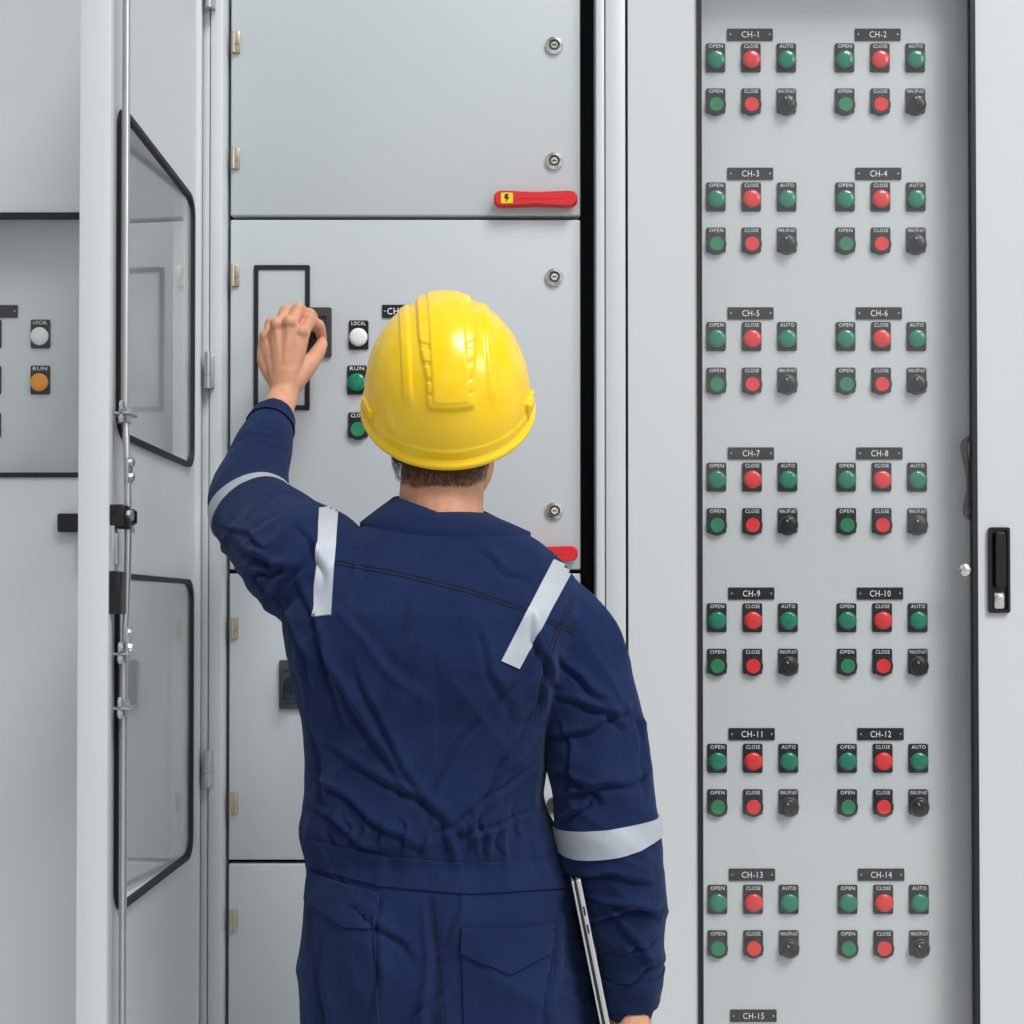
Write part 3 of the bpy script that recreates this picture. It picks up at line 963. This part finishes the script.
for s in (-1, 1):
    MB().ball(hd(s*.030, .081, .016), (.011, .009, .008), 16).build('eye', M['eye'], Pr)
# hair: a cap, a tapered nape and short loose strands
mb = MB()
bmesh.ops.create_uvsphere(mb.bm, u_segments=96, v_segments=64, radius=1)
kill = []
for v in mb.bm.verts:
    d = v.co.copy()
    k = 1+noise.noise((d.x*26, d.y*26, d.z*5))*.05+noise.noise((d.x*9, d.y*9, d.z*6))*.03
    l = Vector((d.x*.077*k, d.y*.096*k, d.z*.104+.018))
    back = -l.y/.096
    lowlim = -.062 if back > .35 else (-.03 if back > -.1 else .05)
    lowlim += noise.noise((l.x*90, 0, 3))*.008
    if l.z < lowlim: kill.append(v)
    v.co = hd(l.x, l.y, l.z)
bmesh.ops.delete(mb.bm, geom=kill, context='VERTS')
prof = [(440, 49, -.470, .078), (462, 47, -.470, .0685), (474, 46, -.472, .0605), (482, 44, -.474, .0545), (492, 42.5, -.476, .0508)]
PA = np.array(prof, float)
def nape(py, a):
    hw, yb, yo = [float(np.interp(py, PA[:, 0], PA[:, i])) for i in (1, 2, 3)]
    c = P(441, py, yb)
    return c+Vector((hw/845*1.05*math.cos(a), yo*math.sin(a), 0))
rg = []
for j, py in enumerate(np.linspace(440, 476, 9)):
    row = []
    for i in range(61):
        a = PI+PI*i/60
        q = nape(py, a)
        edge = (py-440)/36
        q.z += noise.noise((i*.55, 2, 1))*.007*edge+.016*edge*abs(math.cos(a))**2
        row.append(q)
    rg.append(row)
mb.loft(rg, cap=False, closed=False)
for n_ in range(4600):
    a = PI+PI*random.uniform(.03, .97)
    py = 452+42*random.random()
    p = nape(py, a)
    p.z += .014*((py-440)/45)*abs(math.cos(a))**2+noise.noise((a*6, 1, 4))*.004
    out = Vector((math.cos(a), math.sin(a), 0))
    p = p+out*.0004
    fade = 1-max(0, (py-474)/26)
    L = random.uniform(.003, .009)*(.4+.6*fade)
    d = Vector((random.uniform(-.4, .4)-.3*math.cos(a), -.05, -1)).normalized()
    tan = Vector((-math.sin(a), math.cos(a), 0))*(.00012+.00020*fade)
    q = p+d*L*.6+out*.0009; e = p+d*L+out*.0004
    v0, v1, v2, v3, v4 = [mb.bm.verts.new(c) for c in (p-tan, p+tan, q+tan*.8, q-tan*.8, e)]
    mb.f([v0, v1, v2, v3]); mb.f([v3, v2, v4])
mb.build('hair', M['hair'], Pr, 80)
for px in (378, 512):
    x = P(px, 1050, -.49).x
    mb = MB()
    mb.tube([(x, -.495, .20), (x, -.495, .10), (x, -.49, .06)], [.052, .052, .05], 20, 4)
    mb.tube([(x, -.53, .048), (x, -.47, .058), (x, -.39, .050), (x, -.335, .042)], [.042, .048, .046, .036], 20, 4, True, (1, .85))
    me = remesh(mb, .006, 3)
    me.materials.clear(); me.materials.append(M['boot'])
    bt = put('boot', me, Pr)
    s = []
    for i in range(40):
        a = 2*PI*i/40
        yy = math.sin(a); xx = math.cos(a)
        s.append((x+xx*.047*(1-.12*yy), -.44+yy*.148))
    mb = MB()
    mb.loft([[Vector((a, b, z)) for a, b in s] for z in (.001, .022)])
    mb.build('sole', M['black'], bt)

# ------------------------------------------------------------------ hard hat
Hc = P(448, 404, -.468)
Hh = thing('hard_hat', Hc, 'yellow plastic hard hat worn on the head of the person', 'hard hat')
HM = Matrix.Translation(Hc) @ Matrix.Rotation(math.radians(-3), 4, 'Y') @ Matrix.Rotation(math.radians(4), 4, 'Z') @ Matrix.Rotation(math.radians(43), 4, 'X')
A_, B_, H_ = .0992, .117, .126
def sst(e0, e1, x):
    t = min(1, max(0, (x-e0)/(e1-e0)))
    return t*t*(3-2*t)
def dome(th, v, extra=0.0):
    e = 2/2.2
    r = math.cos(v*PI/2)**e; zz_ = math.sin(v*PI/2)**e
    p = Vector((A_*r*math.cos(th), B_*r*math.sin(th), H_*zz_))
    n = Vector((p.x/A_**2, p.y/B_**2, p.z/H_**2+1e-5)).normalized()
    ax = abs(p.x)
    d = 0
    # broad soft centre ridge, fine stepped grooves across its shoulders
    wid = .028+.006*sst(.085, .12, p.z)
    d += .0042*(1-sst(wid-.0055, wid, ax))*sst(.058, .066, p.z)
    d += .0014*(1-sst(.0170, .0195, ax))*sst(.066, .070, p.z)
    for zc in (.076, .088, .100, .111):
        d -= .0013*(1-sst(.0012, .0026, abs(p.z-zc)))*sst(.0190, .0205, ax)*(1-sst(wid-.004, wid, ax))
    # one long soft rib either side
    d += .0020*(1-sst(.0030, .0070, abs(ax-.047)))*sst(.056, .074, p.z)
    d += .0010*(1-sst(.014, .017, p.z))
    return p+n*(d+extra)
mb = MB()
NT, NVv = 400, 190
rings = []
for j in range(NVv):
    v = (j/(NVv-1))*.99
    rings.append([HM @ dome(2*PI*i/NT, v) for i in range(NT)])
R = [[mb.bm.verts.new(p) for p in r] for r in rings]
for a, b in zip(R, R[1:]):
    for k in range(NT): mb.f([a[k], a[(k+1) % NT], b[(k+1) % NT], b[k]])
top = mb.bm.verts.new(HM @ (dome(0, 1.0)))
for k in range(NT): mb.f([R[-1][k], R[-1][(k+1) % NT], top])
r0 = [mb.bm.verts.new(HM @ dome(2*PI*i/NT, 0.0, -.004)) for i in range(NT)]
for k in range(NT): mb.f([R[0][(k+1) % NT], R[0][k], r0[k], r0[(k+1) % NT]])
mb.build('shell', M['helmet'], Hh, 70)
mb = MB()
rings = []
def brim(th, prof):
    out, dz_ = prof
    fr = sst(.3, 1, math.sin(th))
    w = 1+4.2*fr
    bk = sst(.2, 1, -math.sin(th))
    c = Vector((A_*math.cos(th), B_*math.sin(th), 0))
    n = Vector((math.cos(th)/A_, math.sin(th)/B_, 0)).normalized()
    return HM @ (c+n*(out*w)+Vector((0, 0, dz_-.006*fr*(out/.0055)-.002*bk)))
prof = [(-.003, .006), (.0014, .0052), (.0024, .0024), (.0042, .0010), (.0054, -.0008), (.0055, -.0042), (.0046, -.0060), (.003, -.0064), (.001, -.004), (-.003, -.002)]
for q in prof: rings.append([brim(2*PI*i/NT, q) for i in range(NT)])
mb.loft(rings, cap=False)
mb.build('brim', M['helmet'], Hh, 60)
for s in (-1, 1):
    mb = MB()
    mb.box(-.016, .016, -.0018, .006, -.002, .019, .0015)
    mb.box(-.010, .010, -.0032, -.001, .003, .014, .0008)
    th = math.radians(-18) if s > 0 else math.radians(198)
    p = dome(th, .04)
    mt = HM @ Matrix.Translation(p) @ Matrix.Rotation(math.atan2(math.sin(th)*A_, math.cos(th)*B_)+PI/2, 4, 'Z')
    bmesh.ops.transform(mb.bm, matrix=mt, verts=mb.bm.verts[:])
    mb.build('accessory_slot', M['helmet'], Hh)
mb = MB()
rr_ = []
for (k, z_) in ((.86, -.008), (.90, -.008), (.90, .02), (.86, .02), (.86, -.008)):
    rr_.append([HM @ Vector((A_*k*math.cos(2*PI*i/64), B_*k*math.sin(2*PI*i/64), z_)) for i in range(64)])
mb.loft(rr_, cap=False)
mb.build('headband', M['bplastic'], Hh)

# ------------------------------------------------------------------ laptop carried under the right arm
t_ = P(576, 880, -.585); b_ = P(617, 1083, -.585)
Lp = thing('laptop', (b_.x, -.45, b_.z), 'closed silver laptop held in the lowered hand against the hip', 'laptop')
ax = (t_-b_); ln = ax.length; ax.normalize()
vd = ((t_+b_)/2-CAM).normalized()
vd = (vd-ax*vd.dot(ax)).normalized()
side = vd.cross(ax).normalized()
ML = Matrix(((side.x, vd.x, ax.x, b_.x), (side.y, vd.y, ax.y, b_.y), (side.z, vd.z, ax.z, b_.z), (0, 0, 0, 1)))
def lap(mb, name, m):
    bmesh.ops.transform(mb.bm, matrix=ML, verts=mb.bm.verts[:])
    return mb.build(name, m, Lp)
mb = MB(); mb.box(-.0004, .0052, 0, .28, 0, ln, .0018, 3)
lap(mb, 'base', M['silver'])
mb = MB(); mb.box(-.0056, -.0026, 0.001, .279, .001, ln-.001, .0012, 3)
lap(mb, 'lid', M['silver'])
mb = MB(); mb.box(-.0028, -.0002, .0008, .277, .003, ln-.003, .0003)
for z0 in (.03, .05): mb.box(.0014, .0034, -.0004, .004, ln-z0-.010, ln-z0)
lap(mb, 'screen_gasket', M['black'])

# ------------------------------------------------------------------ light
w = bpy.data.worlds.new('world')
S.world = w
w.use_nodes = True
nt = w.node_tree
bg = nt.nodes['Background']
tc = nt.nodes.new('ShaderNodeTexCoord')
wn = nt.nodes.new('ShaderNodeTexNoise')
wn.inputs['Scale'].default_value = 3.2
wn.inputs['Detail'].default_value = 2
nt.links.new(tc.outputs['Generated'], wn.inputs['Vector'])
cr = nt.nodes.new('ShaderNodeValToRGB')
cr.color_ramp.elements[0].position = .44; cr.color_ramp.elements[0].color = (.26, .28, .30, 1)
cr.color_ramp.elements[1].position = .58; cr.color_ramp.elements[1].color = (1.55, 1.58, 1.62, 1)
nt.links.new(wn.outputs['Fac'], cr.inputs['Fac'])
nt.links.new(cr.outputs['Color'], bg.inputs['Color'])
bg.inputs['Strength'].default_value = .57
sl = bpy.data.lights.new('sun', 'SUN')
sl.energy = 2.5; sl.angle = math.radians(24); sl.color = (1, .99, .97)
so = bpy.data.objects.new('sun', sl); COL.objects.link(so)
so.location = (1.6, -2, 4)
so.rotation_euler = (Vector((0, 0, 0))-Vector((1.1, -1.6, 2.5))).to_track_quat('-Z', 'Y').to_euler()
l = bpy.data.lights.new('window_light', 'AREA')
l.shape = 'RECTANGLE'; l.size = 1.3; l.size_y = 1.2; l.energy = 34
o = bpy.data.objects.new('window_light', l); COL.objects.link(o)
o.location = (3.0, -2.6, 3.5)
o.rotation_euler = (Vector((-.1, -.4, 1.5))-Vector(o.location)).to_track_quat('-Z', 'Y').to_euler()
